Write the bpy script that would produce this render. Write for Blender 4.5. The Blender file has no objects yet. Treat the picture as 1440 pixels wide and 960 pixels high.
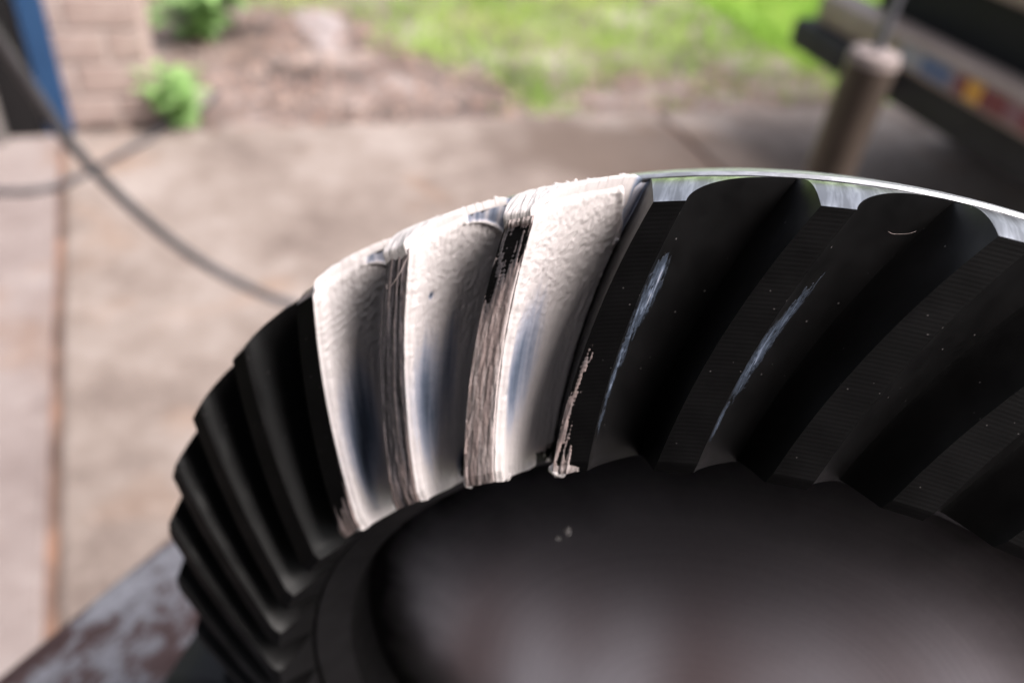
import bpy, bmesh, math, random
import numpy as np
from mathutils import Matrix, Vector
from math import radians as R, pi

rng = np.random.default_rng(7)
random.seed(7)
sc = bpy.context.scene
col = sc.collection

# ------------------------------------------------------------------ camera
CAM_H = 1.15
W = np.array([[0.99419, -0.10761, 0.0], [0.06489, 0.59946, -0.79777], [0.08585, 0.79314, 0.60296]])
cd = bpy.data.cameras.new('camera')
cam = bpy.data.objects.new('camera', cd)
col.objects.link(cam)
M = Matrix([list(W[0]) + [0], list(W[1]) + [0], list(W[2]) + [CAM_H], [0, 0, 0, 1]])
cam.matrix_world = M
cd.sensor_width = 36.0
cd.lens = 28.665
cd.clip_start = 0.005
cd.clip_end = 3000
cd.dof.use_dof = True
cd.dof.focus_distance = 0.098
cd.dof.aperture_fstop = 13.0
cd.dof.aperture_blades = 0
sc.camera = cam

# ------------------------------------------------------------------ sky, sun, exposure
SUN_EL, SUN_AZ = R(54), R(107)          # azimuth measured from +Y towards +X
wd = bpy.data.worlds.new('World')
sc.world = wd
wd.use_nodes = True
nt = wd.node_tree
sky = nt.nodes.new('ShaderNodeTexSky')
sky.sky_type = 'NISHITA'
sky.sun_disc = False
sky.sun_elevation = SUN_EL
sky.sun_rotation = SUN_AZ
sky.air_density = 1.0
sky.dust_density = 5.0
sky.ozone_density = 1.0
hs = nt.nodes.new('ShaderNodeHueSaturation')
hs.inputs['Saturation'].default_value = 0.45      # overcast: the sky is whiter than a clear one
nt.links.new(sky.outputs[0], hs.inputs['Color'])
bg = nt.nodes['Background']
nt.links.new(hs.outputs[0], bg.inputs['Color'])
bg.inputs['Strength'].default_value = 0.13
sd = bpy.data.lights.new('sun', 'SUN')
sd.energy = 2.05
sd.angle = R(34)
sd.color = (1.0, 0.935, 0.90)
sun = bpy.data.objects.new('sun', sd)
col.objects.link(sun)
sdir = Vector((math.sin(SUN_AZ) * math.cos(SUN_EL), math.cos(SUN_AZ) * math.cos(SUN_EL), math.sin(SUN_EL)))
sun.rotation_euler = sdir.to_track_quat('Z', 'Y').to_euler()
sun.location = (0, 0, 6)
sc.view_settings.view_transform = 'Standard'
sc.view_settings.look = 'None'
sc.view_settings.exposure = 0.9
sc.view_settings.gamma = 1.0


# ------------------------------------------------------------------ helpers
def tag(o, label=None, cat=None, group=None, kind=None):
    if label: o['label'] = label
    if cat: o['category'] = cat
    if group: o['group'] = group
    if kind: o['kind'] = kind
    return o


def empty(name, loc, rz=0.0):
    o = bpy.data.objects.new(name, None)
    o.empty_display_size = 0.05
    col.objects.link(o)
    o.location = loc
    o.rotation_euler = (0, 0, rz)
    return o


def mesh_obj(name, verts, faces, mats, parent=None, fmat=None, smooth=None):
    me = bpy.data.meshes.new(name)
    me.from_pydata([tuple(v) for v in verts], [], faces)
    me.validate()
    for m in (mats if isinstance(mats, (list, tuple)) else [mats]):
        me.materials.append(m)
    if fmat is not None:
        me.polygons.foreach_set('material_index', fmat)
    if smooth is not None:
        me.polygons.foreach_set('use_smooth', [True] * len(me.polygons))
        me.set_sharp_from_angle(angle=R(smooth))
    o = bpy.data.objects.new(name, me)
    col.objects.link(o)
    if parent: o.parent = parent
    return o


class MB:
    """collects simple solids into ONE mesh"""
    def __init__(self): self.v, self.f = [], []

    def add(self, v, f):
        n = len(self.v)
        self.v += [tuple(p) for p in v]
        self.f += [tuple(i + n for i in q) for q in f]
        return self

    def box(self, c, size, rz=0.0, bevel=0.0):
        bm = bmesh.new()
        bmesh.ops.create_cube(bm, size=1.0)
        bmesh.ops.scale(bm, vec=Vector(size), verts=bm.verts)
        if bevel:
            bmesh.ops.bevel(bm, geom=bm.edges[:], offset=bevel, segments=2, affect='EDGES', profile=0.5)
        bmesh.ops.rotate(bm, cent=(0, 0, 0), matrix=Matrix.Rotation(rz, 3, 'Z'), verts=bm.verts)
        bmesh.ops.translate(bm, vec=Vector(c), verts=bm.verts)
        bm.verts.index_update()
        self.add([v.co[:] for v in bm.verts], [[v.index for v in f.verts] for f in bm.faces])
        bm.free()
        return self

    def prism(self, poly, z0, z1):
        n = len(poly)
        self.add([(x, y, z0) for x, y in poly] + [(x, y, z1) for x, y in poly],
                 [tuple(range(n - 1, -1, -1)), tuple(range(n, 2 * n))] +
                 [(i, (i + 1) % n, n + (i + 1) % n, n + i) for i in range(n)])
        return self

    def tube(self, pts, rad, n=12, caps=True):
        pts = [Vector(p) for p in pts]
        k = len(pts)
        rads = rad if isinstance(rad, (list, tuple)) else [rad] * k
        vs, fs = [], []
        up = None
        for i, p in enumerate(pts):
            t = (pts[min(i + 1, k - 1)] - pts[max(i - 1, 0)]).normalized()
            if up is None:
                up = t.orthogonal().normalized()
            up = (up - up.dot(t) * t).normalized()
            b = t.cross(up)
            for j in range(n):
                a = 2 * pi * j / n
                vs.append(p + rads[i] * (math.cos(a) * up + math.sin(a) * b))
        for i in range(k - 1):
            for j in range(n):
                fs.append((i * n + j, i * n + (j + 1) % n, (i + 1) * n + (j + 1) % n, (i + 1) * n + j))
        if caps:
            fs.append(tuple(range(n - 1, -1, -1)))
            fs.append(tuple((k - 1) * n + j for j in range(n)))
        return self.add(vs, fs)

    def build(self, name, mats, parent=None, smooth=None):
        return mesh_obj(name, self.v, self.f, mats, parent, smooth=smooth)


def spline(pts, n=12):
    """Catmull-Rom through the points"""
    P = [Vector(p) for p in pts]
    P = [2 * P[0] - P[1]] + P + [2 * P[-1] - P[-2]]
    out = []
    for i in range(1, len(P) - 2):
        for k in range(n):
            t = k / n
            a, b, c, d = P[i - 1], P[i], P[i + 1], P[i + 2]
            out.append(0.5 * ((2 * b) + (c - a) * t + (2 * a - 5 * b + 4 * c - d) * t * t + (-a + 3 * b - 3 * c + d) * t ** 3))
    out.append(P[-2])
    return out


def vnoise(x, y, seed=0):
    """smooth value noise in [-1, 1], numpy"""
    xi, yi = np.floor(x).astype(int), np.floor(y).astype(int)
    xf, yf = x - xi, y - yi
    u, v = xf * xf * (3 - 2 * xf), yf * yf * (3 - 2 * yf)
    def h(a, b):
        n = (a * 374761393 + b * 668265263 + seed * 1442695041) & 0x7fffffff
        n = ((n ^ (n >> 13)) * 1274126177) & 0x7fffffff
        return ((n ^ (n >> 16)) & 0xffff) / 32767.5 - 1
    return (h(xi, yi) * (1 - u) + h(xi + 1, yi) * u) * (1 - v) + (h(xi, yi + 1) * (1 - u) + h(xi + 1, yi + 1) * u) * v


def fbm(x, y, seed=0, o=3):
    s, a = 0, 1.0
    for i in range(o):
        s = s + a * vnoise(x * 2 ** i, y * 2 ** i, seed + i)
        a *= 0.5
    return s / 1.75


def sstep(a, b, x):
    t = np.clip((x - a) / (b - a), 0, 1)
    return t * t * (3 - 2 * t)


# ------------------------------------------------------------------ materials
def base_mat(name, color=(.5, .5, .5), rough=.6, metal=0.0, spec=0.5):
    m = bpy.data.materials.new(name)
    m.use_nodes = True
    b = m.node_tree.nodes['Principled BSDF']
    b.inputs['Base Color'].default_value = (*color, 1)
    b.inputs['Roughness'].default_value = rough
    b.inputs['Metallic'].default_value = metal
    b.inputs['Specular IOR Level'].default_value = spec
    return m, m.node_tree, b


def noise(t, scale, detail=4.0, rough=.55, vec=None, dist=0.0):
    n = t.nodes.new('ShaderNodeTexNoise')
    n.inputs['Scale'].default_value = scale
    n.inputs['Detail'].default_value = detail
    n.inputs['Roughness'].default_value = rough
    n.inputs['Distortion'].default_value = dist
    if vec is not None: t.links.new(vec, n.inputs['Vector'])
    return n.outputs['Fac']


def ramp(t, fac, stops, interp='LINEAR'):
    r = t.nodes.new('ShaderNodeValToRGB')
    r.color_ramp.interpolation = interp
    el = r.color_ramp.elements
    while len(el) < len(stops): el.new(.5)
    for e, (p, c) in zip(el, stops):
        e.position = p
        e.color = (*c, 1) if len(c) == 3 else c
    t.links.new(fac, r.inputs['Fac'])
    return r.outputs['Color']


def objco(t, scale=None, kind='Object'):
    tc = t.nodes.new('ShaderNodeTexCoord')
    if scale is None: return tc.outputs[kind]
    mp = t.nodes.new('ShaderNodeMapping')
    mp.inputs['Scale'].default_value = scale
    t.links.new(tc.outputs[kind], mp.inputs['Vector'])
    return mp.outputs['Vector']


def bump(t, b, h, strength=.3, dist=.01):
    n = t.nodes.new('ShaderNodeBump')
    n.inputs['Strength'].default_value = strength
    n.inputs['Distance'].default_value = dist
    t.links.new(h, n.inputs['Height'])
    t.links.new(n.outputs['Normal'], b.inputs['Normal'])
    return n


def mixc(t, fac, a, b, mode='MIX'):
    m = t.nodes.new('ShaderNodeMix')
    m.data_type = 'RGBA'
    m.blend_type = mode
    for s, v in ((m.inputs[0], fac), (m.inputs[6], a), (m.inputs[7], b)):
        if isinstance(v, (int, float)): s.default_value = v
        elif isinstance(v, tuple): s.default_value = (*v, 1)
        else: t.links.new(v, s)
    return m.outputs[2]


def math_(t, op, a, b=None):
    m = t.nodes.new('ShaderNodeMath')
    m.operation = op
    for s, v in zip(m.inputs, (a, b)):
        if v is None: continue
        if isinstance(v, (int, float)): s.default_value = v
        else: t.links.new(v, s)
    return m.outputs[0]


def noisy(name, stops, scale, rough=.7, metal=0.0, spec=.4, bstr=0.0, bscale=None, bdist=.005, detail=5, co='Object'):
    m, t, b = base_mat(name, rough=rough, metal=metal, spec=spec)
    v = objco(t, kind=co)
    f = noise(t, scale, detail, vec=v)
    t.links.new(ramp(t, f, stops), b.inputs['Base Color'])
    if bstr:
        bump(t, b, noise(t, bscale or scale * 4, 5, vec=v), bstr, bdist)
    return m


def dusty_black(name, rough, ring=False, base=.006, spec=.12):
    m, t, b = base_mat(name, rough=rough, spec=spec)
    v = objco(t)
    vo = t.nodes.new('ShaderNodeTexVoronoi')
    vo.inputs['Scale'].default_value = 900
    t.links.new(v, vo.inputs['Vector'])
    near = math_(t, 'LESS_THAN', vo.outputs['Distance'], .11)
    sep = t.nodes.new('ShaderNodeSeparateColor')
    t.links.new(vo.outputs['Color'], sep.inputs[0])
    keep = math_(t, 'GREATER_THAN', sep.outputs[0], .82)
    speck = math_(t, 'MULTIPLY', near, keep)
    f = noise(t, 140, 4, vec=v)
    c = ramp(t, f, [(.3, (base * .7, base * .66, base * .7)), (.75, (base * 1.5, base * 1.4, base * 1.5))])
    t.links.new(mixc(t, speck, c, (.13, .12, .12)), b.inputs['Base Color'])
    fine = noise(t, 5200, 2, vec=v)
    h = fine
    if ring:
        s3 = t.nodes.new('ShaderNodeSeparateXYZ')
        t.links.new(v, s3.inputs[0])
        rr = math_(t, 'SQRT', math_(t, 'ADD', math_(t, 'MULTIPLY', s3.outputs[0], s3.outputs[0]), math_(t, 'MULTIPLY', s3.outputs[1], s3.outputs[1])))
        w = math_(t, 'SINE', math_(t, 'MULTIPLY', rr, 2 * pi / .00050))
        w = math_(t, 'MULTIPLY', w, math_(t, 'ADD', noise(t, 300, 2, vec=v), .2))
        h = math_(t, 'ADD', math_(t, 'MULTIPLY', fine, .5), w)
        bump(t, b, h, .17, .00004)
    else:
        bump(t, b, h, .25, .00005)
    rr_ = ramp(t, noise(t, 220, 3, vec=v), [(.3, (rough - .06,) * 3), (.7, (rough + .1,) * 3)])
    t.links.new(rr_, b.inputs['Roughness'])
    return m


MAT = {}
MAT['black'] = dusty_black('phosphated_flank', .42, spec=.30)
MAT['land'] = dusty_black('turned_black_land', .50, ring=True, base=.0065)


def steel(name, color, rough, scale, squash, var=.5):
    m, t, b = base_mat(name, color, rough, 1.0)
    v = objco(t, squash)
    f = noise(t, scale, 4, vec=v)
    c0 = tuple(c * (1 - var) for c in color)
    t.links.new(ramp(t, f, [(.42, c0), (.58, color)]), b.inputs['Base Color'])
    bump(t, b, f, .45, .0001)
    return m


MAT['steel'] = steel('bare_turned_steel', (.92, .90, .92), .30, 500, (1, 1, .05), .55)
MAT['rim'] = steel('polished_rim_steel', (.80, .79, .81), .42, 300, (1, 1, 3), .3)

# carrier plate: dull grey turned steel, fine concentric marks
m, t, b = base_mat('turned_plate_steel', (.2, .19, .19), .30, 1.0)
v = objco(t)
s3 = t.nodes.new('ShaderNodeSeparateXYZ'); t.links.new(v, s3.inputs[0])
rr = math_(t, 'SQRT', math_(t, 'ADD', math_(t, 'MULTIPLY', s3.outputs[0], s3.outputs[0]), math_(t, 'MULTIPLY', s3.outputs[1], s3.outputs[1])))
cx = t.nodes.new('ShaderNodeCombineXYZ'); t.links.new(math_(t, 'MULTIPLY', rr, 1500), cx.inputs[0])
rings = noise(t, 1.0, 2, vec=cx.outputs[0])
grain = noise(t, 1800, 3, vec=v)
pc = ramp(t, math_(t, 'ADD', math_(t, 'MULTIPLY', rings, .6), math_(t, 'MULTIPLY', grain, .4)), [(.3, (.74, .71, .72)), (.7, (.92, .89, .90))])
# shade of the toothed ring painted into the plate colour, darker towards the rim
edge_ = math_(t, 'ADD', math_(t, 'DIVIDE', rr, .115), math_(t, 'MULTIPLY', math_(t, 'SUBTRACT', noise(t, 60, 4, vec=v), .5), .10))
ox = ramp(t, edge_, [(.45, (0, 0, 0)), (.62, (1, 1, 1))])  # mask for the painted shade of the toothed ring
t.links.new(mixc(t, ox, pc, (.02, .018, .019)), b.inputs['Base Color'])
bump(t, b, math_(t, 'ADD', rings, grain), .25, .00005)
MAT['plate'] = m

# marking paste: 'film' attribute = how thick the white film is (thin film over black steel looks slate blue)
m, t, b = base_mat('white_marking_paste', (.8, .77, .76), .62, 0, .3)
at_ = t.nodes.new('ShaderNodeAttribute'); at_.attribute_name = 'film'
v = objco(t)
n1 = noise(t, 900, 4, vec=v)
f = math_(t, 'ADD', at_.outputs['Fac'], math_(t, 'MULTIPLY', math_(t, 'SUBTRACT', n1, .5), .12))
t.links.new(ramp(t, f, [(0.0, (.012, .013, .017)), (.22, (.045, .058, .085)), (.45, (.17, .205, .285)), (.66, (.42, .43, .52)), (.85, (.70, .64, .645)), (1.0, (.81, .745, .74))]), b.inputs['Base Color'])
b.inputs['Subsurface Weight'].default_value = 0.0
bump(t, b, math_(t, 'ADD', noise(t, 1500, 3, vec=v), math_(t, 'MULTIPLY', noise(t, 380, 3, vec=v), 1.2)), .22, .00015)
MAT['paste'] = m

# dried pinkish smear on lands
m, t, b = base_mat('pink_grey_smear', (.4, .33, .31), .6, 0, .3)
at_ = t.nodes.new('ShaderNodeAttribute'); at_.attribute_name = 'film'
v = objco(t)
f = math_(t, 'ADD', at_.outputs['Fac'], math_(t, 'MULTIPLY', math_(t, 'SUBTRACT', noise(t, 800, 4, vec=v), .5), .3))
t.links.new(ramp(t, f, [(0, (.02, .018, .02)), (.4, (.125, .112, .122)), (.75, (.43, .33, .315)), (1, (.72, .62, .61))]), b.inputs['Base Color'])
bump(t, b, noise(t, 1500, 3, vec=v), .3, .0002)
MAT['smear'] = m


def concrete(name, a, b_, c):
    m, t, b = base_mat(name, rough=.85, spec=.3)
    v = objco(t)
    big = noise(t, 1.6, 4, .6, vec=v)
    mid = noise(t, 9, 5, .65, vec=v)
    f = math_(t, 'ADD', math_(t, 'MULTIPLY', big, .55), math_(t, 'MULTIPLY', mid, .45))
    c1 = ramp(t, f, [(.34, a), (.5, b_), (.66, c)])
    # rusty drips and grime
    r = ramp(t, noise(t, 3.1, 3, .5, vec=v, dist=.6), [(.60, (0, 0, 0)), (.72, (1, 1, 1))])
    c2 = mixc(t, math_(t, 'MULTIPLY', r, .4), c1, (.32, .19, .12))
    g = ramp(t, noise(t, 34, 3, .6, vec=v), [(.56, (0, 0, 0)), (.72, (1, 1, 1))])
    c3 = mixc(t, math_(t, 'MULTIPLY', g, .3), c2, (.56, .48, .44))
    # darker brown patch on the driveway
    ge = t.nodes.new('ShaderNodeNewGeometry')
    mp = t.nodes.new('ShaderNodeMapping'); mp.vector_type = 'POINT'
    mp.inputs['Location'].default_value = (-.47, -2.66, 0)
    t.links.new(ge.outputs['Position'], mp.inputs['Vector'])
    mp2 = t.nodes.new('ShaderNodeMapping'); mp2.inputs['Rotation'].default_value = (0, 0, -.37); mp2.inputs['Scale'].default_value = (1.25, 2.6, 0)
    t.links.new(mp.outputs[0], mp2.inputs['Vector'])
    ln = t.nodes.new('ShaderNodeVectorMath'); ln.operation = 'LENGTH'; t.links.new(mp2.outputs[0], ln.inputs[0])
    dd = math_(t, 'ADD', ln.outputs['Value'], math_(t, 'MULTIPLY', math_(t, 'SUBTRACT', noise(t, 4, 3, vec=ge.outputs['Position']), .5), .7))
    st = ramp(t, dd, [(.62, (.8, .8, .8)), (.90, (0, 0, 0))])
    c3 = mixc(t, st, c3, (.12, .085, .068))
    t.links.new(c3, b.inputs['Base Color'])
    bump(t, b, noise(t, 120, 5, .7, vec=v), .35, .004)
    return m


MAT['concrete'] = concrete('weathered_concrete', (.145, .108, .093), (.275, .222, .195), (.39, .332, .305))
MAT['concrete_pale'] = concrete('pale_pink_concrete', (.21, .163, .153), (.30, .245, .232), (.385, .33, .315))
MAT['joint'] = noisy('joint_dirt', [(.35, (.10, .062, .05)), (.55, (.19, .12, .095)), (.7, (.34, .19, .13))], 9, .95, bstr=.5, bscale=80)
MAT['soil'] = noisy('bare_soil', [(.34, (.10, .08, .075)), (.5, (.24, .18, .16)), (.66, (.44, .37, .35))], 2.6, .95, bstr=.7, bscale=60, bdist=.02)
MAT['lawn_base'] = noisy('lawn_soil_green', [(.3, (.10, .15, .03)), (.55, (.20, .33, .05)), (.75, (.32, .45, .09))], 2.2, .95)
MAT['brick'] = noisy('tan_pink_brick', [(.3, (.36, .265, .235)), (.55, (.45, .345, .31)), (.75, (.53, .43, .395))], 14, .85, bstr=.4, bscale=150, bdist=.003, co='Object')
MAT['mortar'] = noisy('pale_mortar', [(.3, (.52, .45, .42)), (.7, (.64, .57, .54))], 30, .95, bstr=.4)
MAT['blue'] = noisy('blue_paint', [(.3, (.018, .06, .15)), (.7, (.025, .078, .185))], 6, .5)
MAT['dark'] = noisy('dark_door_paint', [(.3, (.006, .006, .007)), (.7, (.010, .009, .010))], 4, .6)
MAT['greypipe'] = noisy('grey_pvc', [(.3, (.16, .145, .14)), (.7, (.22, .2, .19))], 8, .6)
MAT['hose'] = noisy('grey_rubber', [(.3, (.06, .056, .063)), (.7, (.09, .085, .093))], 20, .5)
MAT['leaf'] = noisy('weed_leaf', [(.3, (.17, .33, .09)), (.5, (.30, .50, .16)), (.7, (.45, .64, .30))], 9, .55)
MAT['stem'] = noisy('weed_stem', [(.3, (.09, .13, .04)), (.7, (.16, .2, .07))], 20, .7)
MAT['grass'] = noisy('grass_blade', [(.28, (.20, .34, .04)), (.45, (.34, .55, .08)), (.6, (.48, .66, .13)), (.75, (.62, .66, .26))], 1.7, .55)
MAT['litter'] = noisy('dry_leaf_litter', [(.3, (.20, .125, .10)), (.45, (.33, .215, .175)), (.58, (.44, .32, .27)), (.72, (.58, .47, .43))], 4, .9)
MAT['stone'] = noisy('pale_stone', [(.3, (.26, .21, .20)), (.7, (.46, .40, .40))], 11, .9, bstr=.5, bscale=60)
MAT['chrome'] = noisy('aged_bumper_metal', [(.3, (.21, .165, .145)), (.7, (.29, .235, .215))], 5, .5, .2)
MAT['rubber'] = noisy('black_rubber', [(.3, (.012, .012, .014)), (.7, (.022, .022, .025))], 14, .7)
MAT['carpaint'] = noisy('black_car_paint', [(.3, (.008, .008, .010)), (.7, (.012, .012, .014))], 3, .6, 0, .2)
MAT['glass'] = base_mat('dark_window_glass', (.01, .011, .013), .08)[0]
MAT['tube'] = noisy('brown_grey_tube', [(.3, (.055, .042, .035)), (.55, (.09, .068, .056)), (.8, (.14, .108, .09))], 12, .38, .35)
MAT['cap'] = noisy('pale_cap_metal', [(.3, (.24, .19, .18)), (.7, (.34, .28, .27))], 12, .65, .0)
MAT['rod'] = noisy('grey_rod', [(.3, (.12, .12, .15)), (.7, (.17, .17, .2))], 12, .4, .5)
MAT['garage'] = noisy('garage_board', [(.3, (.05, .045, .043)), (.7, (.07, .062, .06))], 3, .9)

# bench: dark steel sheet, blue-grey sheen with rusty scraped patches
m, t, b = base_mat('scraped_bench_steel', rough=.5, metal=.25, spec=.5)
v = objco(t)
f = math_(t, 'ADD', math_(t, 'MULTIPLY', noise(t, 30, 6, .7, vec=objco(t, (1.0, .45, 1))), .85), math_(t, 'MULTIPLY', noise(t, 520, 3, .7, vec=v), .15))
t.links.new(ramp(t, f, [(.43, (.05, .026, .025)), (.475, (.08, .05, .05)), (.51, (.17, .165, .185)), (.60, (.29, .29, .325))]), b.inputs['Base Color'])
bump(t, b, noise(t, 700, 4, .7, vec=v), .5, .0006)
MAT['bench'] = m


# ------------------------------------------------------------------ setting
E1 = np.array([.934, .358]); E2 = np.array([-.358, .934])        # along / across the driveway edge
def dw(a, c): p = a * E1 + c * E2; return (float(p[0]), float(p[1]))
RZ = math.atan2(.358, .934)

g = mesh_obj('ground', [(-400, -400, -.05), (400, -400, -.05), (400, 900, -.05), (-400, 900, -.05)], [(0, 1, 2, 3)], MAT['lawn_base'])
tag(g, kind='structure')
# soil bed between slab and lawn, gently uneven
nx, ny = 60, 40
vs, fs = [], []
for j in range(ny + 1):
    for i in range(nx + 1):
        a, c = -3.6 + 6.2 * i / nx, 2.55 + 3.0 * j / ny
        x, y = dw(a, c)
        vs.append((x, y, -.022 + .012 * float(vnoise(np.array(a * 3.), np.array(c * 3.), 3)) - (.035 if i in (0, nx) or j == ny else 0)))
for j in range(ny):
    for i in range(nx):
        q = j * (nx + 1) + i
        fs.append((q, q + 1, q + nx + 2, q + nx + 1))
tag(mesh_obj('soil_bed', vs, fs, MAT['soil'], smooth=60), kind='structure')

# driveway slabs with joints
e_ = [-4.4, -2.39, -.43, 1.53, 3.49, 5.45, 9.4]
def ea(i, c):                                   # the second joint runs slightly askew
    return -.489 + (2.19 - c) * .0943 if i == 2 else e_[i]
for i in range(6):
    for (c0, c1) in ((-9.0, -4.6), (-4.6, -.9), (-.9, 2.717)):
        c0_, c1_ = c0 + .011, c1 - (.011 if c1 < 2 else 0)
        poly = [dw(ea(i, c0_) + .011, c0_), dw(ea(i + 1, c0_) - .011, c0_), dw(ea(i + 1, c1_) - .011, c1_), dw(ea(i, c1_) + .011, c1_)]
        cx_, cy_ = sum(p[0] for p in poly) / 4, sum(p[1] for p in poly) / 4
        bm = bmesh.new()
        lo = [bm.verts.new((x - cx_, y - cy_, -.06)) for x, y in poly]
        hi = [bm.verts.new((x - cx_, y - cy_, .06)) for x, y in poly]
        bm.faces.new(lo[::-1]); bm.faces.new(hi)
        for q in range(4): bm.faces.new((lo[q], lo[(q + 1) % 4], hi[(q + 1) % 4], hi[q]))
        bmesh.ops.bevel(bm, geom=bm.edges[:], offset=.008, segments=2, affect='EDGES')
        me = bpy.data.meshes.new('driveway_slab')
        bm.to_mesh(me); bm.free()
        me.materials.append(MAT['concrete_pale'] if i == 1 else MAT['concrete'])
        o = bpy.data.objects.new('driveway_slab', me); col.objects.link(o)
        o.location = (cx_, cy_, -.06)
        tag(o, kind='structure')
jb = MB()
for i in range(1, 6):
    jb.prism([dw(ea(i, -9) - .02, -9), dw(ea(i, -9) + .02, -9), dw(ea(i, 2.65) + .02, 2.65), dw(ea(i, 2.65) - .02, 2.65)], -.107, -.013)
for c in (-.9, -4.6):
    x, y = dw(2.5, c); jb.box((x, y, -.0625), (13.6, .03, .094), RZ)
tag(jb.build('joint_dirt', MAT['joint']), kind='structure')


def lawn_amount(x, y):
    """>0 where grass grows"""
    a = x * E1[0] + y * E1[1]; c = x * E2[0] + y * E2[1]
    edge = 2.72 + np.clip((1.15 - a) * 1.9, 0, 1.25)
    return (c - edge) + 1.0 * fbm(x * 1.9 + 9, y * 1.9, 5) + .15 * fbm(x * 6, y * 6, 8)


# grass blades
N = 150000
gx = rng.uniform(-2.6, 4.2, N); gy = 2.6 + 5.6 * rng.uniform(0, 1, N) ** 1.35
la = lawn_amount(gx, gy) + rng.normal(0, .16, N)
cc = gx * E2[0] + gy * E2[1]
k = (la > 0.1) & (cc > 2.76)
gx, gy = gx[k][:70000], gy[k][:70000]
n = len(gx)
ang = rng.uniform(0, 2 * pi, n); hh = rng.uniform(.035, .085, n); wdt = rng.uniform(.0022, .0042, n)
lx, ly = rng.normal(0, .022, n), rng.normal(0, .022, n)
z0 = np.full(n, -.045)
dx, dy = np.cos(ang) * wdt, np.sin(ang) * wdt
V = np.empty((n, 5, 3))
V[:, 0] = np.stack([gx - dx, gy - dy, z0], 1); V[:, 1] = np.stack([gx + dx, gy + dy, z0], 1)
V[:, 2] = np.stack([gx + lx * .4 + dx * .7, gy + ly * .4 + dy * .7, z0 + hh * .6], 1)
V[:, 3] = np.stack([gx + lx * .4 - dx * .7, gy + ly * .4 - dy * .7, z0 + hh * .6], 1)
V[:, 4] = np.stack([gx + lx * 1.4, gy + ly * 1.4, z0 + hh], 1)


def np_mesh(name, V, loops, starts, totals, mat, kind='stuff'):
    me = bpy.data.meshes.new(name)
    me.vertices.add(len(V)); me.vertices.foreach_set('co', V.astype(np.float32).ravel())
    me.loops.add(len(loops)); me.loops.foreach_set('vertex_index', loops.astype(np.int32))
    me.polygons.add(len(starts)); me.polygons.foreach_set('loop_start', starts.astype(np.int32))
    me.update(calc_edges=True); me.validate()
    me.materials.append(mat)
    o = bpy.data.objects.new(name, me); col.objects.link(o)
    if kind: o['kind'] = kind
    return o


i5 = np.arange(n)[:, None] * 5
loops = np.concatenate([i5 + np.array([[0, 1, 2, 3]]), i5 + np.array([[3, 2, 4]])], 1).ravel()
starts = (np.arange(n)[:, None] * 7 + np.array([[0, 4]])).ravel()
gr = np_mesh('grass', V.reshape(-1, 3), loops, starts, None, MAT['grass'])
tag(gr, 'bright green lawn grass beyond the concrete edge', 'grass')

# leaf litter over the soil bed
N = 13000
lx_, ly_ = rng.uniform(-2.6, 1.6, N), rng.uniform(2.4, 5.0, N)
cc = lx_ * E2[0] + ly_ * E2[1]
k = (cc > 2.68) & (lawn_amount(lx_, ly_) < .25)
lx_, ly_ = lx_[k], ly_[k]; n = len(lx_)
a = rng.uniform(0, 2 * pi, n); L = rng.uniform(.008, .022, n); wv = L * rng.uniform(.3, .6, n)
tl = rng.normal(0, .35, (n, 2)); zc = rng.uniform(-.012, .004, n)
Q = np.empty((n, 4, 3))
for q, (u_, v_) in enumerate(((-1, 0), (0, -1), (1, 0), (0, 1))):
    ox = u_ * L * np.cos(a) - v_ * wv * np.sin(a); oy = u_ * L * np.sin(a) + v_ * wv * np.cos(a)
    Q[:, q] = np.stack([lx_ + ox, ly_ + oy, zc + u_ * L * tl[:, 0] + v_ * wv * tl[:, 1]], 1)
lit = np_mesh('leaf_litter', Q.reshape(-1, 3), np.arange(n * 4), np.arange(n) * 4, None, MAT['litter'])
tag(lit, 'brown and pink dry leaf litter on the soil bed', 'leaf litter')


# stones in the bed
def rock(loc, size, label, seed):
    bm = bmesh.new()
    bmesh.ops.create_icosphere(bm, subdivisions=3, radius=1)
    r2 = np.random.default_rng(seed)
    ph = r2.uniform(0, 6, 6)
    for v in bm.verts:
        p = v.co
        d = 1 + .16 * math.sin(2.3 * p.x + ph[0]) * math.cos(2.1 * p.y + ph[1]) + .1 * math.sin(4.3 * p.z + 3 * p.x + ph[2])
        v.co = Vector((p.x * size[0] * d, p.y * size[1] * d, max(p.z, -.5) * size[2] * d))
    me = bpy.data.meshes.new('stone'); bm.to_mesh(me); bm.free()
    me.materials.append(MAT['stone'])
    me.polygons.foreach_set('use_smooth', [True] * len(me.polygons))
    o = bpy.data.objects.new('stone', me); col.objects.link(o)
    o.location = loc; o.rotation_euler = (0, 0, seed)
    tag(o, label, 'stone')


rock((-1.02, 3.72, -.03), (.30, .12, .035), 'flat pale stone lying in the soil bed', 2)


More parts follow.
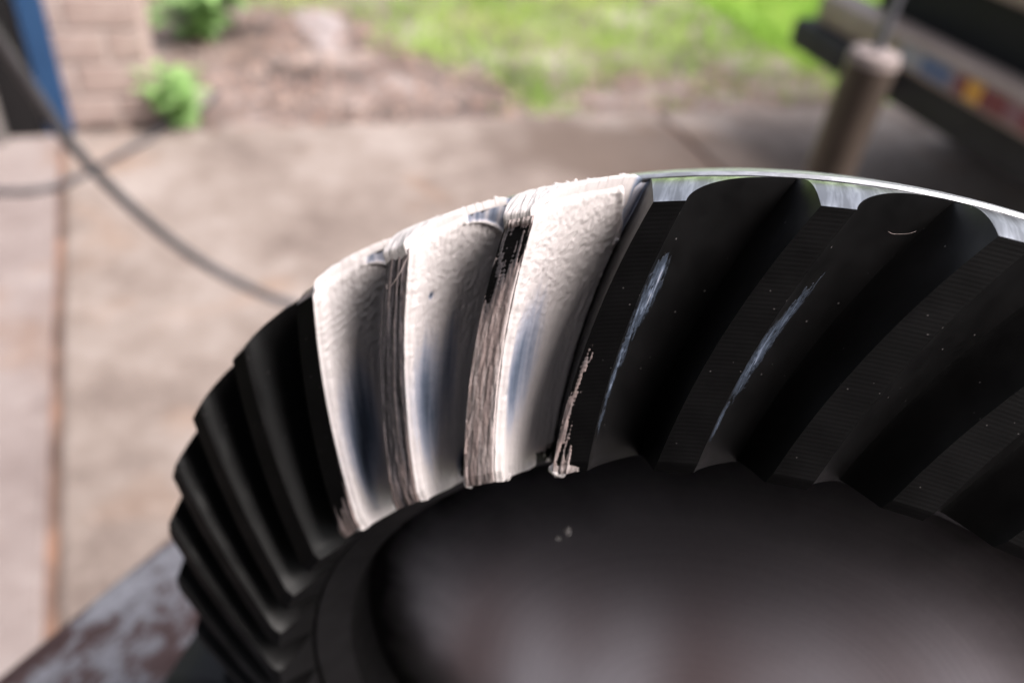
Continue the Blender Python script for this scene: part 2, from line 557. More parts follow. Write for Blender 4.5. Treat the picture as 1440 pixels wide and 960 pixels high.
# weeds
def weed(name, loc, n_stem, spread, height, leaf, label, seed, lean=(0, 0)):
    r2 = random.Random(seed)
    root = empty(name, loc)
    tag(root, label, 'plant', 'weeds by the brick pillar')
    st, lf = MB(), MB()
    for i in range(n_stem):
        a = r2.uniform(0, 2 * pi); d = spread * r2.uniform(.3, 1)
        h = height * r2.uniform(.55, 1)
        tip = Vector((math.cos(a) * d + lean[0] * h, math.sin(a) * d + lean[1] * h, h))
        pts = [Vector((math.cos(a) * .01, math.sin(a) * .01, 0)), Vector((tip.x * .35, tip.y * .35, h * .55)), tip]
        P = spline(pts, 4)
        st.tube(P, [.004 * (1 - .7 * q / (len(P) - 1)) for q in range(len(P))], 5)
        for q in range(2, len(P)):
            for s in range(2):
                b_ = r2.uniform(0, 2 * pi); l = leaf * r2.uniform(.6, 1.15)
                d1 = Vector((math.cos(b_), math.sin(b_), r2.uniform(-.25, .45))).normalized()
                sd_ = d1.cross(Vector((0, 0, 1))).normalized() * l * .36
                o_ = Vector(P[q])
                lf.add([o_, o_ + d1 * l * .45 - sd_, o_ + d1 * l + Vector((0, 0, -.15 * l)), o_ + d1 * l * .45 + sd_, o_ + d1 * l * .5 + Vector((0, 0, .05 * l))],
                       [(0, 1, 4), (1, 2, 4), (2, 3, 4), (3, 0, 4)])
    o = st.build('stem', MAT['stem'], root); o['kind'] = 'stuff'
    o = lf.build('foliage', MAT['leaf'], root); o['kind'] = 'stuff'


weed('weed', (-1.17, 2.53, -.03), 26, .12, .22, .055, 'low bright green weed at the foot of the brick pillar', 3, (.1, -.2))
weed('weed', (-1.42, 3.36, -.03), 30, .32, .36, .085, 'tall bushy green weed behind the brick pillar', 4)

# ------------------------------------------------------------------ brick pillar, blue trim, dark door
PZ = math.atan2(.091, .223)
fd = Vector((math.cos(PZ), math.sin(PZ), 0)); fn = Vector((-fd.y, fd.x, 0))     # along the front / away from camera
corner = Vector((-1.235, 2.489, 0))                                              # front right corner
pil = empty('brick_pillar', corner - fd * .21 + fn * .21, PZ)
tag(pil, 'tan pink brick pillar with pale mortar beside the blue post', 'pillar')
core = MB().box((0, 0, 1.15), (.405, .405, 2.3)).build('mortar_core', MAT['mortar'], pil)
bm = bmesh.new(); bmesh.ops.create_cube(bm, size=1)
bmesh.ops.scale(bm, vec=(.2, .1, .088), verts=bm.verts)
bmesh.ops.bevel(bm, geom=bm.edges[:], offset=.004, segments=1, affect='EDGES')
brick_me = bpy.data.meshes.new('brick'); bm.to_mesh(brick_me); bm.free(); brick_me.materials.append(MAT['brick'])
for row in range(22):
    z = .05 + row * .102
    for side in range(4):
        for off, sx in (((-.106, 1), (.106, 1)) if (row + side) % 2 else ((-.162, .5), (0, 1), (.162, .5))):
            o = bpy.data.objects.new('brick', brick_me); col.objects.link(o); o.parent = pil
            a = side * pi / 2
            px, py = off, -.160 - random.uniform(0, .004)
            o.location = (math.cos(a) * px - math.sin(a) * py, math.sin(a) * px + math.cos(a) * py, z)
            o.rotation_euler = (0, 0, a + random.uniform(-.006, .006))
            o.scale = (sx, 1, 1)
bp = empty('door_post', (-1.482, 2.355, 0), PZ + .1)
tag(bp, 'blue painted wooden door post against the brick pillar', 'post')
MB().box((0, .0, 1.15), (.072, .035, 2.3), 0, .004).build('trim_board', MAT['blue'], bp)
MB().box((-.012, .045, 1.15), (.05, .05, 2.3), 0, .003).build('stop_board', MAT['dark'], bp)
dk = empty('garage_door', (-1.505 - fd.x * .6 - fn.x * .07, 2.36 - fd.y * .6 - fn.y * .07, 0), PZ)
tag(dk, 'dark garage door left of the blue post', 'door')
for q in range(5):
    MB().box((0, .05, .2 + q * .44), (1.15, .03, .43), 0, .008).build('door_panel', MAT['dark'], dk)
pp = empty('downpipe', (-1.612, 2.242, 0))
tag(pp, 'grey pipe standing in front of the dark door', 'pipe')
MB().tube([(0, 0, 0), (0, 0, 2.2)], .022, 14).build('pipe', MAT['greypipe'], pp, smooth=40)
for z in (.5, 1.6):
    MB().tube([(0, 0, z), (0, 0, z + .03)], .027, 14).build('bracket', MAT['dark'], pp, smooth=40)

# ------------------------------------------------------------------ hoses
pts = [(-0.494, 0.653, 1.018), (-0.499, 0.699, 0.947), (-0.504, 0.742, 0.872), (-0.503, 0.772, 0.811), (-0.496, 0.799, 0.747), (-0.471, 0.829, 0.671), (-0.429, 0.859, 0.594), (-0.374, 0.886, 0.531), (-0.302, 0.919, 0.476), (-0.211, 0.959, 0.429)]
pts += [(.02, 1.25, .30), (.25, 1.32, .12), (.5, 1.35, .012), (.9, 1.4, .012)]
o = MB().tube(spline(pts, 10), .0064, 12).build('air_hose', MAT['hose'], smooth=60)
tag(o, 'grey rubber hose hanging in an arc across the left side', 'hose')
pts = [(-1.894, 1.973, 0.011), (-1.605, 1.923, 0.011), (-1.436, 1.934, 0.011), (-1.338, 1.97, 0.011), (-1.283, 2.06, 0.011), (-1.245, 2.2, 0.011), (-1.209, 2.342, 0.011)]
pts += [(-1.19, 2.50, .011), (-1.14, 2.62, .011), (-1.15, 2.8, .0)]
o = MB().tube(spline(pts, 10), .0095, 12).build('ground_hose', MAT['hose'], smooth=60)
tag(o, 'grey hose lying on the concrete below the brick pillar', 'hose')

# ------------------------------------------------------------------ vehicle at the right
vd = Vector((.309, -.951, 0)); vn = Vector((.951, .309, 0))      # along the bumper, into the vehicle
A = Vector((.905, 2.94, 0))
car = empty('parked_car', A + vd * .85 + vn * 2.0, math.atan2(vn.y, vn.x))
tag(car, 'black parked vehicle with a pale stickered bumper at the right', 'car')
def cl(u, d, z):     # u along bumper from far end, d into the vehicle -> local coords of the Empty
    return (d - 2.0, -(u - .85), z)
def cbox(name, u0, u1, d0, d1, z0, z1, mat, bev=.01, par=None):
    b_ = MB().box(cl((u0 + u1) / 2, (d0 + d1) / 2, (z0 + z1) / 2), (d1 - d0, u1 - u0, z1 - z0), 0, bev)
    return b_.build(name, MAT[mat], par or car, smooth=35)
bump_ = cbox('bumper', .0, 1.68, 0, .13, .43, .522, 'chrome', .014)
cbox('bumper_end', -.07, .36, -.035, .12, .325, .425, 'rubber', .02)
cbox('valance', .30, 1.45, .06, .16, .30, .426, 'rubber', .02)
cbox('bumper_end', 1.50, 1.73, .012, .16, .335, .42, 'rubber', .02)
body = MB()
prof = [(.16, .32), (.16, .62), (.19, 1.0), (.55, 1.08), (.95, 1.5), (2.6, 1.52), (3.1, 1.08), (3.95, .98), (4.0, .35), (3.6, .3), (.5, .3)]
vs = [cl(0.06, d, z) for d, z in prof] + [cl(1.66, d, z) for d, z in prof]
np_ = len(prof)
body.add(vs, [tuple(range(np_ - 1, -1, -1)), tuple(range(np_, 2 * np_))] + [(i, (i + 1) % np_, np_ + (i + 1) % np_, np_ + i) for i in range(np_)])
bo = body.build('body', MAT['carpaint'], car)
bv = bo.modifiers.new('bevel', 'BEVEL'); bv.width = .05; bv.segments = 3
cbox('trim_strip', .1, 1.64, .125, .17, .665, .72, 'chrome', .008)
cbox('rear_window', .2, 1.5, .50, .53, 1.10, 1.16, 'glass', .004)
for d in (.85, 3.2):
    for u in (.13, 1.57):
        c = Vector(cl(u, d, .3))
        ty = MB()
        prof_t = [(-.1, .19), (-.1, .27), (-.07, .3), (.07, .3), (.1, .27), (.1, .19)]
        nseg = 28
        vs, fs = [], []
        for s_ in range(nseg):
            a = 2 * pi * s_ / nseg
            for (w_, r_) in prof_t: vs.append((c.x + r_ * math.cos(a), c.y + w_, c.z + r_ * math.sin(a)))
        for s_ in range(nseg):
            for q in range(6):
                fs.append((s_ * 6 + q, s_ * 6 + (q + 1) % 6, ((s_ + 1) % nseg) * 6 + (q + 1) % 6, ((s_ + 1) % nseg) * 6 + q))
        wh = ty.add(vs, fs).build('wheel', MAT['rubber'], car, smooth=40)
        MB().tube([(c.x, c.y - .07, c.z), (c.x, c.y + .07, c.z)], .188, 24).build('rim', MAT['chrome'], wh, smooth=40)
ex = MB().tube([cl(1.15, .25, .27), cl(1.15, 1.2, .26)], .03, 14).build('exhaust_pipe', MAT['tube'], car, smooth=40)
cols = [('sticker_grey', (.25, .26, .30), .46, .56), ('sticker_blue', (.07, .11, .22), .56, .68), ('sticker_grey', (.2, .16, .2), .68, .71), ('sticker_red', (.16, .03, .04), .71, .75),
        ('sticker_yellow', (.58, .30, .05), .75, .81), ('sticker_red', (.16, .03, .04), .81, .90), ('sticker_mauve', (.2, .1, .12), .90, .96), ('sticker_red', (.17, .03, .04), .96, 1.03), ('sticker_peach', (.5, .27, .14), 1.03, 1.10)]
for q, (nm, c, u0, u1) in enumerate(cols):
    mm = base_mat(nm, c, .5)[0]
    z0, z1 = .450, .502
    s_ = MB().box(cl((u0 + u1) / 2, -.001, (z0 + z1) / 2), (.003, u1 - u0 - .002, z1 - z0)).build('sticker', mm, bump_)
    s_.parent = bump_

# ------------------------------------------------------------------ upright tube with rod
top = Vector((.3455, .884, .910)); base = Vector((.310, .883, 0))
ax = (top - base).normalized()
pr = empty('steel_post', base)
tag(pr, 'brown grey upright steel tube with pale cap and thin rod on top', 'post')
L = (top - base).length
MB().tube([(0, 0, .008), tuple(ax * (L - .012))], .0262, 32).build('tube', MAT['tube'], pr, smooth=40)
MB().tube([tuple(ax * (L - .013)), tuple(ax * (L - .006)), tuple(ax * (L - .003)), tuple(ax * (L - .001)), tuple(ax * (L + .0005))],
          [.0266, .0266, .0262, .0250, .020], 32).build('cap', MAT['cap'], pr, smooth=60)
MB().tube([tuple(ax * L), tuple(ax * (L + .22))], .0052, 16).build('rod', MAT['rod'], pr, smooth=40)
MB().box((0, 0, .004), (.16, .16, .008), .4, .002).build('base_plate', MAT['tube'], pr)

# ------------------------------------------------------------------ garage behind the camera (only its shade and dark reflections reach the picture)
ga = empty('garage', (0, -3.4, 0))
tag(ga, 'unseen dim open garage that the bench stands in', 'building')
def gbox(name, c, size):
    return MB().box((c[0], c[1] + 3.4, c[2]), size).build(name, MAT['garage'], ga)
ROOF_Y = -.12
gbox('roof', (-1.15, (ROOF_Y - 3.4) / 2, 2.45), (3.3, ROOF_Y + 3.4, .1))
MB().box((-1.0, (ROOF_Y - 3.4) / 2 + 3.4, .008), (3.5, ROOF_Y + 3.38, .012)).build('floor', MAT['rubber'], ga)  # unseen dark sheet added over the slabs to darken reflections in the plate
gbox('back_wall', (-1.0, -3.45, 1.2), (3.6, .1, 2.4))
gbox('unseen_side_wall', (.50, (-.50 - 3.4) / 2, 1.2), (.1, 2.88, 2.39))  # unseen wall, placed to keep bright concrete out of the plate's reflections
gbox('unseen_side_wall', (-2.75, (ROOF_Y - 3.4) / 2, 1.2), (.1, ROOF_Y + 3.4 - .02, 2.39))

# ------------------------------------------------------------------ bench
BT = .8796
bdir = Vector((.452, .892, 0)); bper = Vector((.892, -.452, 0))
bz = math.atan2(bper.y, bper.x)
c0 = Vector((-.1575, .148, 0)) + bdir * .092                                 # far left corner
bn = empty('workbench', c0 + bper * .45 - bdir * .088, bz)
tag(bn, 'scraped dark steel bench with rusty patches under the gear', 'bench')
MB().box((0, 0, BT - .006), (.90, .176, .012), 0, .0035).build('bench_top', MAT['bench'], bn, smooth=40)
MB().box((0, 0, BT - .05), (.84, .12, .07), 0, .003).build('apron', MAT['dark'], bn)
for sx in (-1, 1):
    for sy in (-1, 1):
        MB().box((sx * .38, sy * .04, (BT - .085) / 2), (.04, .04, BT - .085), 0, .003).build('leg', MAT['dark'], bn)

# ------------------------------------------------------------------ ring gear
S = .115
GC = Vector((.0456, .0833, .9949))
G = np.array([[0.9773, -0.0764, -0.19761], [-0.197, 0.0154, -0.98028], [0.07794, 0.99696, 0.0]])
gear = empty('ring_gear', (GC.x, GC.y, GC.z - S * .9999))
tag(gear, 'big black ring gear standing on edge with white paste smeared over three teeth', 'gear')
GM = Matrix.Translation((0, 0, S * .9999)) @ Matrix([list(G[0]) + [0], list(G[1]) + [0], list(G[2]) + [0], [0, 0, 0, 1]])
NT = 38
TH0, DL, PHI, CV = 1.7665749, 2 * pi / NT, -.177793, -.015
RI, ZT = .7252, .1202


def tipc(s):
    return 1 + (RI - 1) * s, ZT * s + .010 * np.sin(pi * np.clip(s, 0, 1)) * 0 - .006 * np.clip((s - .95) / .05, 0, 1)
def rootc(s): return .983 + (.694 - .983) * s, -.098 + .151 * s
def landw(s): return .2035 + (.3624 - .2035) * s
def rootm(s): return .885 + (.75 - .885) * s
def hprof(s, t):
    w, c = landw(s), rootm(s)
    x = np.clip((t - w) / (c - w), 0, 1); y = np.clip((t - (c - 1)) / (1 - c), 0, 1)
    h = np.where(t > w, x ** .6, np.where(t < 0, 1 - y ** 1.4, 0))
    return np.where(t > c, 1 - np.clip((t - c) / (1 - c), 0, 1) ** 1.4, h)
def gpos(s, t, k=0, h=None):
    """point of the tooth surface in gear coordinates (unit outer radius)"""
    s, t = np.broadcast_arrays(np.asarray(s, float), np.asarray(t, float))
    if h is None: h = hprof(s, t)
    (r0, z0), (r1, z1) = tipc(s), rootc(s)
    r, z = r0 + (r1 - r0) * h + .036 * h * (1 - h) * np.clip(1 - s / .12, 0, 1) ** 2, z0 + (z1 - z0) * h
    a = TH0 - DL * k - (PHI * s + CV * s * (1 - s)) - t * DL
    return np.stack([r * np.cos(a), r * np.sin(a), z], -1)


def grid_faces(ni, nj, o=0):
    return [(o + i * nj + j, o + i * nj + j + 1, o + (i + 1) * nj + j + 1, o + (i + 1) * nj + j) for i in range(ni - 1) for j in range(nj - 1)]


# one tooth, shared by all 38
ns = 56
ss = np.linspace(0, 1, ns)
ss = np.sort(np.append(ss, .95)); ns = len(ss)
vl = np.linspace(0, 1, 14) ** 1.0; vf = np.linspace(0, 1, 30) ** 1.6
V, Fm, Fc = [], [], []
rows = []
for s in ss:
    w, c = landw(s), rootm(s)
    t = np.concatenate([(c - 1) + vl * (1 - c), np.linspace(0, w, 6)[1:], w + vf[1:] * (c - w)])
    rows.append(gpos(s, t))
nj = len(rows[0])
V = np.array(rows).reshape(-1, 3)
Fc = grid_faces(ns, nj)
nl = len(vl) - 1
Fm = [(1 if nl <= j < nl + 5 else 0) for i in range(ns - 1) for j in range(nj - 1)]
V = list(V)
for e, s in ((0, 0.0), (ns - 1, 1.0)):                     # end faces
    w, c = landw(s), rootm(s)
    t = np.concatenate([(c - 1) + vl * (1 - c), np.linspace(0, w, 6)[1:], w + vf[1:] * (c - w)])
    h = hprof(s, t)
    nr_ = 5
    b0 = len(V)
    for q in np.linspace(0, 1, nr_): V += list(gpos(s, t, 0, h + (1.015 - h) * q))
    for q in range(nr_ - 1):
        for j in range(nj - 1):
            f4 = (b0 + q * nj + j, b0 + q * nj + j + 1, b0 + (q + 1) * nj + j + 1, b0 + (q + 1) * nj + j)
            Fc.append(f4 if e else f4[::-1]); Fm.append(0 if e else 2)
tooth_me = bpy.data.meshes.new('tooth')
tooth_me.from_pydata([tuple(np.array(v) * S) for v in V], [], Fc)
for mm in ('black', 'land', 'steel'): tooth_me.materials.append(MAT[mm])
tooth_me.polygons.foreach_set('material_index', Fm)
tooth_me.polygons.foreach_set('use_smooth', [True] * len(Fc))
tooth_me.set_sharp_from_angle(angle=R(32))
teeth = {}
for k in range(-18, 20):
    o = bpy.data.objects.new('tooth', tooth_me); col.objects.link(o)
    o.parent = gear
    o.matrix_local = GM @ Matrix.Rotation(-DL * k, 4, 'Z')
    teeth[k] = o


def revolve(name, prof, mats, midx, n=228, smooth=30):
    vs, fs, fm = [], [], []
    m_ = len(prof)
    for i in range(n):
        a = 2 * pi * i / n
        for r, z in prof: vs.append((S * r * math.cos(a), S * r * math.sin(a), S * z))
    for i in range(n):
        for j in range(m_):
            if j == m_ - 1 and prof[0] != prof[-1] and midx[j] is None: continue
            fs.append((i * m_ + j, i * m_ + (j + 1) % m_, ((i + 1) % n) * m_ + (j + 1) % m_, ((i + 1) % n) * m_ + j)); fm.append(midx[j])
    o = mesh_obj(name, vs, fs, mats, gear, fm, smooth)
    o.matrix_local = GM
    return o


#      root heel      rim lip        rim            rim chamfer    back cone      back           bore back     bore front     toe root
prof = [(.979, -.104), (.9845, -.0995), (.9868, -.105), (.979, -.130), (.950, -.200), (.935, -.22), (.655, -.22), (.645, -.21), (.645, .0), (.690, .046)]
revolve('gear_body', prof, [MAT['black'], MAT['rim']], [1, 1, 1, 1, 0, 0, 0, 0, 0, 0])

# plate of the carrier that the gear is bolted to, seen through the bore
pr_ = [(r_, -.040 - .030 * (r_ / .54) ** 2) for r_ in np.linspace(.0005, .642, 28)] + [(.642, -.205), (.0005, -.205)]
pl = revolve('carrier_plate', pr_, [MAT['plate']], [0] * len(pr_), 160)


# black chock that stops the gear from rolling off to the left
GL = np.array([-.9773, .197, 0.]); GL /= np.linalg.norm(GL); GA = np.array([-.19761, -.98028, 0.])
prof_c = [(.119 * math.cos(R(q)), -.119 * math.sin(R(q))) for q in (66, 58, 50, 42, 34, 27)]
prof_c += [(.114, -.053), (.125, -.054), (.1335, -.060), (.140, -.073), (.1445, -.092), (.1465, -.1142), (.055, -.1142)]
ch = empty('rubber_chock', Vector((GC.x, GC.y, BT)) + Vector(GL) * .10)
vs = []
for aa in (-.004, -.034):
    for u_, h_ in prof_c:
        w3 = np.array([GC.x, GC.y, GC.z]) + GL * u_ + GA * aa + np.array([0, 0, h_])
        vs.append(tuple(w3 - np.array(ch.location)))
n_ = len(prof_c)
co_ = mesh_obj('block', vs, [tuple(range(n_)), tuple(range(2 * n_ - 1, n_ - 1, -1))] + [(q, q + n_, (q + 1) % n_ + n_, (q + 1) % n_) for q in range(n_)], MAT['rubber'], ch)
bv = co_.modifiers.new('round', 'BEVEL'); bv.width = .003; bv.segments = 2; bv.limit_method = 'ANGLE'
tag(ch, 'black rubber chock wedged on the bench under the left side of the gear', 'chock')


# ------------------------------------------------------------------ marking paste
def sheet(name, P, th, film, mat, k, label=None, par=None):
    """a skin over the grid P (ni, nj, 3) raised along its normal by th; where th < 0 it stays buried in the steel"""
    du = np.gradient(P, axis=0); dv = np.gradient(P, axis=1)
    nrm = np.cross(du, dv); nrm /= np.linalg.norm(nrm, axis=-1, keepdims=True) + 1e-12
    sgn = 1 if np.mean(nrm[..., 2]) > 0 else -1
    nrm *= sgn
    Q = P + nrm * th[..., None]
    ni, nj = th.shape
    deep = th < -.0012
    keepv = ~deep
    fs = []
    for (a, b, c, d) in grid_faces(ni, nj):
        if keepv.flat[a] or keepv.flat[b] or keepv.flat[c] or keepv.flat[d]: fs.append((a, b, c, d) if sgn > 0 else (d, c, b, a))
    used = np.unique(np.array(fs).ravel()); remap = -np.ones(ni * nj, int); remap[used] = np.arange(len(used))
    fs = remap[np.array(fs)]
    o = mesh_obj(name, Q.reshape(-1, 3)[used] * S, [tuple(map(int, f)) for f in fs], mat)
    me = o.data
    me.polygons.foreach_set('use_smooth', [True] * len(me.polygons))
    at = me.attributes.new('film', 'FLOAT', 'POINT')
    at.data.foreach_set('value', np.clip(film, 0, 1).reshape(-1)[used].astype(np.float32))
    o.parent = par or teeth[k]
    o.matrix_parent_inverse = Matrix.Identity(4)
    o.matrix_local = Matrix.Rotation(DL * k, 4, 'Z') if par is None else Matrix.Identity(4)
    return o


def gauss(s, s0, ds, x, x0, dx): return np.exp(-((s - s0) / ds) ** 2 - ((x - x0) / dx) ** 2)


def flank_paste(k, xmax, wear, seed, ripple):
    ni, nj = 260, 96
    s = np.linspace(.0, 1.005, ni)[:, None]; x = (np.linspace(-.02, 1.02, nj) ** 1.0)[None, :]
    xx = np.sign(x) * np.abs(x) ** 1.35
    w, c = landw(s), rootm(s)
    P = gpos(s, w + xx * (c - w) + 0 * s, k)
    s, xx = np.broadcast_arrays(s, xx)
    up = 1 - sstep(.25, .6, s)
    th = .0050 + .0006 * fbm(s * 7, xx * 16, seed) + (.0003 + .0009 * up) * fbm(s * 62 + xx * 9, xx * 34 - s * 20, seed + 3) + .0004 * up * fbm(s * 150, xx * 60, seed + 4)
    th = th + ripple * (1 - sstep(.16, .36, s)) * np.sin(s * 210 + 5 * fbm(s * 9, xx * 5, seed + 5) + xx * 10)
    th = th + .0030 * np.exp(-((xx - .030 - .012 * fbm(s * 12, xx * 0, seed + 9)) / .03) ** 2) * (1 + .5 * fbm(s * 26, xx * 0, seed + 2))
    film = 1.0 + .05 * fbm(s * 5, xx * 24, seed + 11)
    for (s0, ds, x0, dx, amt) in wear:
        gq = gauss(s, s0, ds, xx, x0, dx) * (1 + .28 * fbm(s * 4, xx * 40, seed + 20))
        film = film - amt * gq; th = th - .0040 * amt * gq
    # thin smear beyond the thick front at the heel end, rounded like a pushed wave
    front = xmax(s) + .03 * fbm(s * 14, xx * 0, seed + 31)
    over = sstep(-.015, .015, xx - front)
    th = th + .003 * np.exp(-((xx - front + .03) / .03) ** 2) * (1 - over)
    th = th * (1 - over) + over * (.0013 + .0013 * fbm(s * 10, xx * 40, seed + 41) - .006 * sstep(.30, .36, s) )
    film = film * (1 - over) + over * (.60 + .30 * fbm(s * 6, xx * 30, seed + 43))
    # ragged toe end
    toe = sstep(.93, .965, s + .03 * fbm(xx * 9, s * 14, seed + 51)) * sstep(.42, .72, xx + .15 * fbm(s * 30, xx * 6, seed + 52))
    th = th * (1 - toe) + toe * (.003 * fbm(xx * 14, s * 30, seed + 53) - .0005)
    th = th * sstep(-.004, .03, s)
    # ragged start at the land edge
    th = th * sstep(-.012 + .006 * fbm(s * 30, xx * 0, seed + 61), .016, xx) - .0004
    th[:, 0] = -.0016
    th = np.maximum(th, -.0016)
    return sheet('paste_coat', P, th, film, MAT['paste'], k)


def wavefront(s, x0, sx): return x0 + .62 * np.sqrt(np.clip((s - .025) / sx, 0, None))
flank_paste(-3, lambda s: wavefront(s, .50, .20), [(.60, .25, .30, .26, .66), (.80, .14, .20, .10, .30)], 11, .0003)
flank_paste(-2, lambda s: wavefront(s, .50, .15), [(.62, .26, .19, .18, .60), (.50, .24, .50, .13, .34), (.22, .012, .20, .022, .7), (.93, .05, .80, .15, 1.1)], 23, .0)
flank_paste(-1, lambda s: .76 + 1.2 * np.clip(s, 0, 1), [(.55, .26, .22, .19, .50), (.64, .16, .12, .06, .25)], 37, .0)


def heel_paste(k, t0, t1, seed):
    ni, nj = 170, 34
    t = np.linspace(t0, t1, ni)[:, None]; v = np.linspace(-.42, 1.0, nj)[None, :]
    h0 = hprof(np.zeros(1), t)
    vv = np.clip(v, 0, 1)
    P = gpos(np.clip(-v, 0, 1) * .25 + 0 * t, t + 0 * v, k, h0 + (1.02 - h0) * vv)
    t, v = np.broadcast_arrays(t, v)
    e = sstep(t0, t0 + .05, t) * (1 - sstep(t1 - .07, t1, t))
    th = (.0085 + .0014 * fbm(t * 40, v * 4, seed) + .0009 * fbm(t * 110, v * 9, seed + 1)) * (1 - .0 * v)
    xq = (t - landw(0)) / (rootm(0) - landw(0))
    low_ = np.where(v < 0, 1 - sstep(.30, .62, xq + .15 * fbm(t * 20, v * 6, seed + 8)) if k < -1 else 1.0, 1.0)
    low_ = np.where((v < 0) & (t < landw(0) + .01), 1 - sstep(.04, .12, -v), low_)
    th = th * sstep(-.42, -.10, v + .05 * fbm(t * 30, v * 2, seed + 6)) * e * low_ - .0014 * (1 - e * low_)
    # normals of this face point outward and down; build them here
    a = TH0 - DL * k - t * DL
    nr = np.stack([.97 * np.cos(a), .97 * np.sin(a), 0 * a + .24], -1)
    Q = P + nr * th[..., None]
    fs = [f for f in grid_faces(ni, nj)]
    o = mesh_obj('paste_coat', Q.reshape(-1, 3) * S, fs, MAT['paste'])
    o.data.polygons.foreach_set('use_smooth', [True] * len(o.data.polygons))
    at = o.data.attributes.new('film', 'FLOAT', 'POINT')
    at.data.foreach_set('value', np.clip(1.05 + .1 * fbm(t * 30, v * 5, seed + 4) - 1.2 * (1 - e), 0, 1).reshape(-1).astype(np.float32))
    o.parent = teeth[k]; o.matrix_local = Matrix.Rotation(DL * k, 4, 'Z')
    # little pulled whiskers along the outer edge
    r2 = np.random.default_rng(seed)
    wk = MB()
    for q in range(13):
        tq = t0 + .06 + (t1 - t0 - .14) * r2.random()
        p = gpos(0., tq, k, h=1.0)
        a = TH0 - DL * k - tq * DL
        out = np.array([math.cos(a), math.sin(a), 0.])
        l = r2.uniform(.002, .009)
        side = np.array([-math.sin(a), math.cos(a), 0]) * r2.normal(0, .3)
        p0 = p + out * .006; p1 = p0 + (out * .8 + side + np.array([0, 0, .2])) * l
        wk.tube([tuple(p0 * S), tuple((p0 * .4 + p1 * .6) * S), tuple(p1 * S)], [.0034 * S, .0026 * S, .0010 * S], 6)
    o = wk.build('paste_whiskers', MAT['paste'], teeth[k], smooth=80); o['kind'] = 'stuff'
    at = o.data.attributes.new('film', 'FLOAT', 'POINT')
    at.data.foreach_set('value', np.ones(len(o.data.vertices), np.float32))
    o.matrix_local = Matrix.Rotation(DL * k, 4, 'Z')


heel_paste(-3, .19, .80, 101)
heel_paste(-2, -.05, .86, 202)
heel_paste(-1, -.05, .86, 303)


def land_smear(k, fn, seed, mat, ring=1.0):
    ni, nj = 420, 46
    s = np.linspace(0.0, 1.0, ni)[:, None]; q = np.linspace(0.0, 1.0, nj)[None, :]
    P = gpos(s, q * landw(s), k)
    s, q = np.broadcast_arrays(s, q)
    amt, film = fn(s, q)
    r = np.sin(s * (1 - RI) / .0044 * 2 * pi)
    th = .0035 * (amt - .5) + .0005 * ring * r * (1 - sstep(.5, .7, amt)) * (.5 + fbm(s * 20, q * 8, seed + 7)) + .0012 * fbm(s * 14, q * 9, seed) + .0003 * fbm(s * 90, q * 14, seed + 1)
    th[:, 0] = np.minimum(th[:, 0], .0005); th[:, -1] = np.minimum(th[:, -1], .0005)
    th = np.clip(th, -.0016, .006)
    return sheet('paste_smear', P, th, film, mat, k)


def f_m1(s, q):      # land left of the third white flank: ruled dark top, pink smear lower down
    low = sstep(.16, .36, s + .22 * (q - .5) + .05 * fbm(s * 8, q * 5, 71))
    st = fbm(s * 2.2, q * 9, 72)
    amt = .40 + .45 * st * (1 - low) + .75 * low - .5 * sstep(.35, .1, q) * sstep(.55, .8, s) * (fbm(s * 16, q * 5, 73) > .0)
    amt = amt + 1.2 * (1 - sstep(.01, .035, s))
    return amt, .42 + .38 * low + .25 * fbm(s * 3, q * 13, 74) + .25 * sstep(.8, 1, q) + .7 * (1 - sstep(.01, .035, s))
def f_m2(s, q):
    st = fbm(s * 2.0, q * 10, 81)
    amt = .72 + .30 * st + .2 * sstep(.75, .95, s)
    return amt, .34 + .40 * st + .25 * sstep(.70, .95, s) + .15 * sstep(.75, 1, q)
def f_m3(s, q):
    e = sstep(.78, .95, s + .15 * (q - .5) + .1 * fbm(s * 12, q * 6, 91))
    amt = .05 + .25 * fbm(s * 9, q * 7, 92) + .75 * e + .45 * sstep(.8, 1.0, q) * sstep(.35, .7, s)
    return amt, .38 + .35 * e + .2 * fbm(s * 7, q * 9, 93)
def f_0(s, q):
    lf = sstep(.55, .10, q - .25 * sstep(.85, 1.0, s)) * sstep(.36, .66, s + .14 * fbm(s * 6, q * 4, 95))
    amt = -.05 + .68 * lf + .45 * fbm(s * 10, q * 12, 94) * sstep(.4, .55, s) + .75 * sstep(.955, .985, s) * sstep(1.0, .55, q) - .3 * sstep(.7, .9, q)
    return amt, .62 + .3 * sstep(.8, 1, s) + .2 * fbm(s * 20, q * 8, 96)


land_smear(-1, f_m1, 7, MAT['smear'], .6)
land_smear(-2, f_m2, 8, MAT['smear'], .5)
land_smear(-3, f_m3, 9, MAT['smear'], .3)
land_smear(0, f_0, 10, MAT['smear'], .6)


def contact(k, parts, seed):
    ni, nj = 160, 50
    s = np.linspace(.2, .92, ni)[:, None]; x = np.linspace(.004, .5, nj)[None, :]
    w, c = landw(s), rootm(s)
    P = gpos(s, w + x * (c - w), k)
    s, x = np.broadcast_arrays(s, x)
    f = 0
    for (s0, ds, x0, dx, a, sl) in parts: f = f + a * gauss(s, s0, ds, x - sl * (s - s0), x0, dx)
    n_ = fbm(s * 5 + x * 3, x * 60 - s * 14, seed)
    n2 = fbm(s * 22 + x * 8, x * 130 - s * 30, seed + 3)
    f = f * (.7 + .6 * n_) * (.75 + 1.1 * n2)
    th = np.where(f > .07, .0005, -.0016)
    return sheet('contact_mark', P, th, f, MAT['paste'], k)


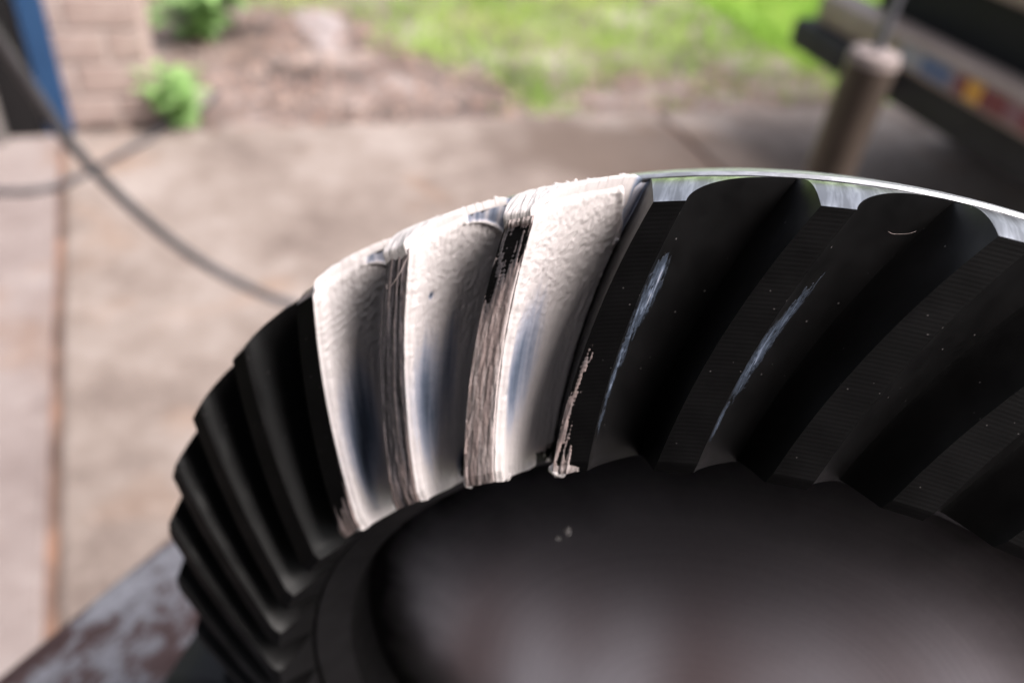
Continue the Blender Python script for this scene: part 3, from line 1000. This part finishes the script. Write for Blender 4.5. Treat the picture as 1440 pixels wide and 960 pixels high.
contact(0, [(.33, .11, .11, .075, .66, .10), (.50, .14, .06, .045, .46, -.05), (.72, .12, .03, .02, .42, 0)], 5)
contact(1, [(.56, .13, .14, .10, .55, -.10), (.40, .11, .22, .07, .36, -.5), (.80, .06, .06, .035, .45, .1)], 6)
contact(2, [(.60, .20, .07, .05, .26, .0)], 7)


# drips at the toe ends, crumbs on the plate
def blob(name, p, sz, k, seed):
    bm = bmesh.new(); bmesh.ops.create_icosphere(bm, subdivisions=3, radius=1)
    r2 = np.random.default_rng(seed); ph = r2.uniform(0, 6, 4)
    for v in bm.verts:
        d = 1 + .22 * math.sin(3 * v.co.x + ph[0]) * math.cos(3 * v.co.y + ph[1]) + .12 * math.sin(6 * v.co.z + ph[2])
        v.co = Vector((v.co.x * sz[0] * d, v.co.y * sz[1] * d, v.co.z * sz[2] * d))
    bmesh.ops.translate(bm, vec=Vector(p), verts=bm.verts)
    bmesh.ops.scale(bm, vec=(S, S, S), verts=bm.verts)
    me = bpy.data.meshes.new(name); bm.to_mesh(me); bm.free(); me.materials.append(MAT['paste'])
    me.polygons.foreach_set('use_smooth', [True] * len(me.polygons))
    at = me.attributes.new('film', 'FLOAT', 'POINT'); at.data.foreach_set('value', np.full(len(me.vertices), .97, np.float32))
    o = bpy.data.objects.new(name, me); col.objects.link(o)
    if k is None: o.parent = pl; o.matrix_local = Matrix.Identity(4)
    else: o.parent = teeth[k]; o.matrix_local = Matrix.Rotation(DL * k, 4, 'Z')
    return o


blob('paste_drip', gpos(1.0, .05, 0) + np.array([0, 0, -.004]), (.010, .008, .008), 0, 1)
blob('paste_drip', gpos(1.012, .03, 0) + np.array([0, 0, -.008]), (.004, .007, .005), 0, 2)
blob('paste_drip', gpos(1.0, .40, -1) + np.array([0, 0, -.006]), (.008, .008, .010), -1, 3)
blob('paste_drip', gpos(1.0, .02, -1) + np.array([0, 0, -.006]), (.006, .006, .008), -1, 4)
blob('paste_drip', gpos(1.0, .33, -3) + np.array([0, 0, -.006]), (.010, .008, .008), -3, 6)


# two bits of lint caught on the gear
def lint(k, pts, r):
    P_ = [tuple((gpos(a, b, k) + np.array([0, 0, c])) * S) for a, b, c in pts]
    o = MB().tube(spline(P_, 8), r, 6).build('lint', MAT['cap'], teeth[k], smooth=60)
    o.matrix_local = Matrix.Rotation(DL * k, 4, 'Z')


lint(-2, [(.085, -.02, .012), (.10, .08, .016), (.085, .14, .020), (.055, .19, .014), (.02, .21, .004)], .00006)
lint(1, [(.10, .60, .010), (.105, .64, .012), (.100, .68, .016), (.092, .72, .020), (.08, .75, .022)], .00003)
blob('paste_crumb', (-.268, .376, -.064), (.0060, .0080, .004), None, 11)
blob('paste_crumb', (-.282, .355, -.063), (.0064, .0040, .004), None, 12)
blob('paste_crumb', (-.296, .337, -.063), (.0022, .0022, .0018), None, 13)
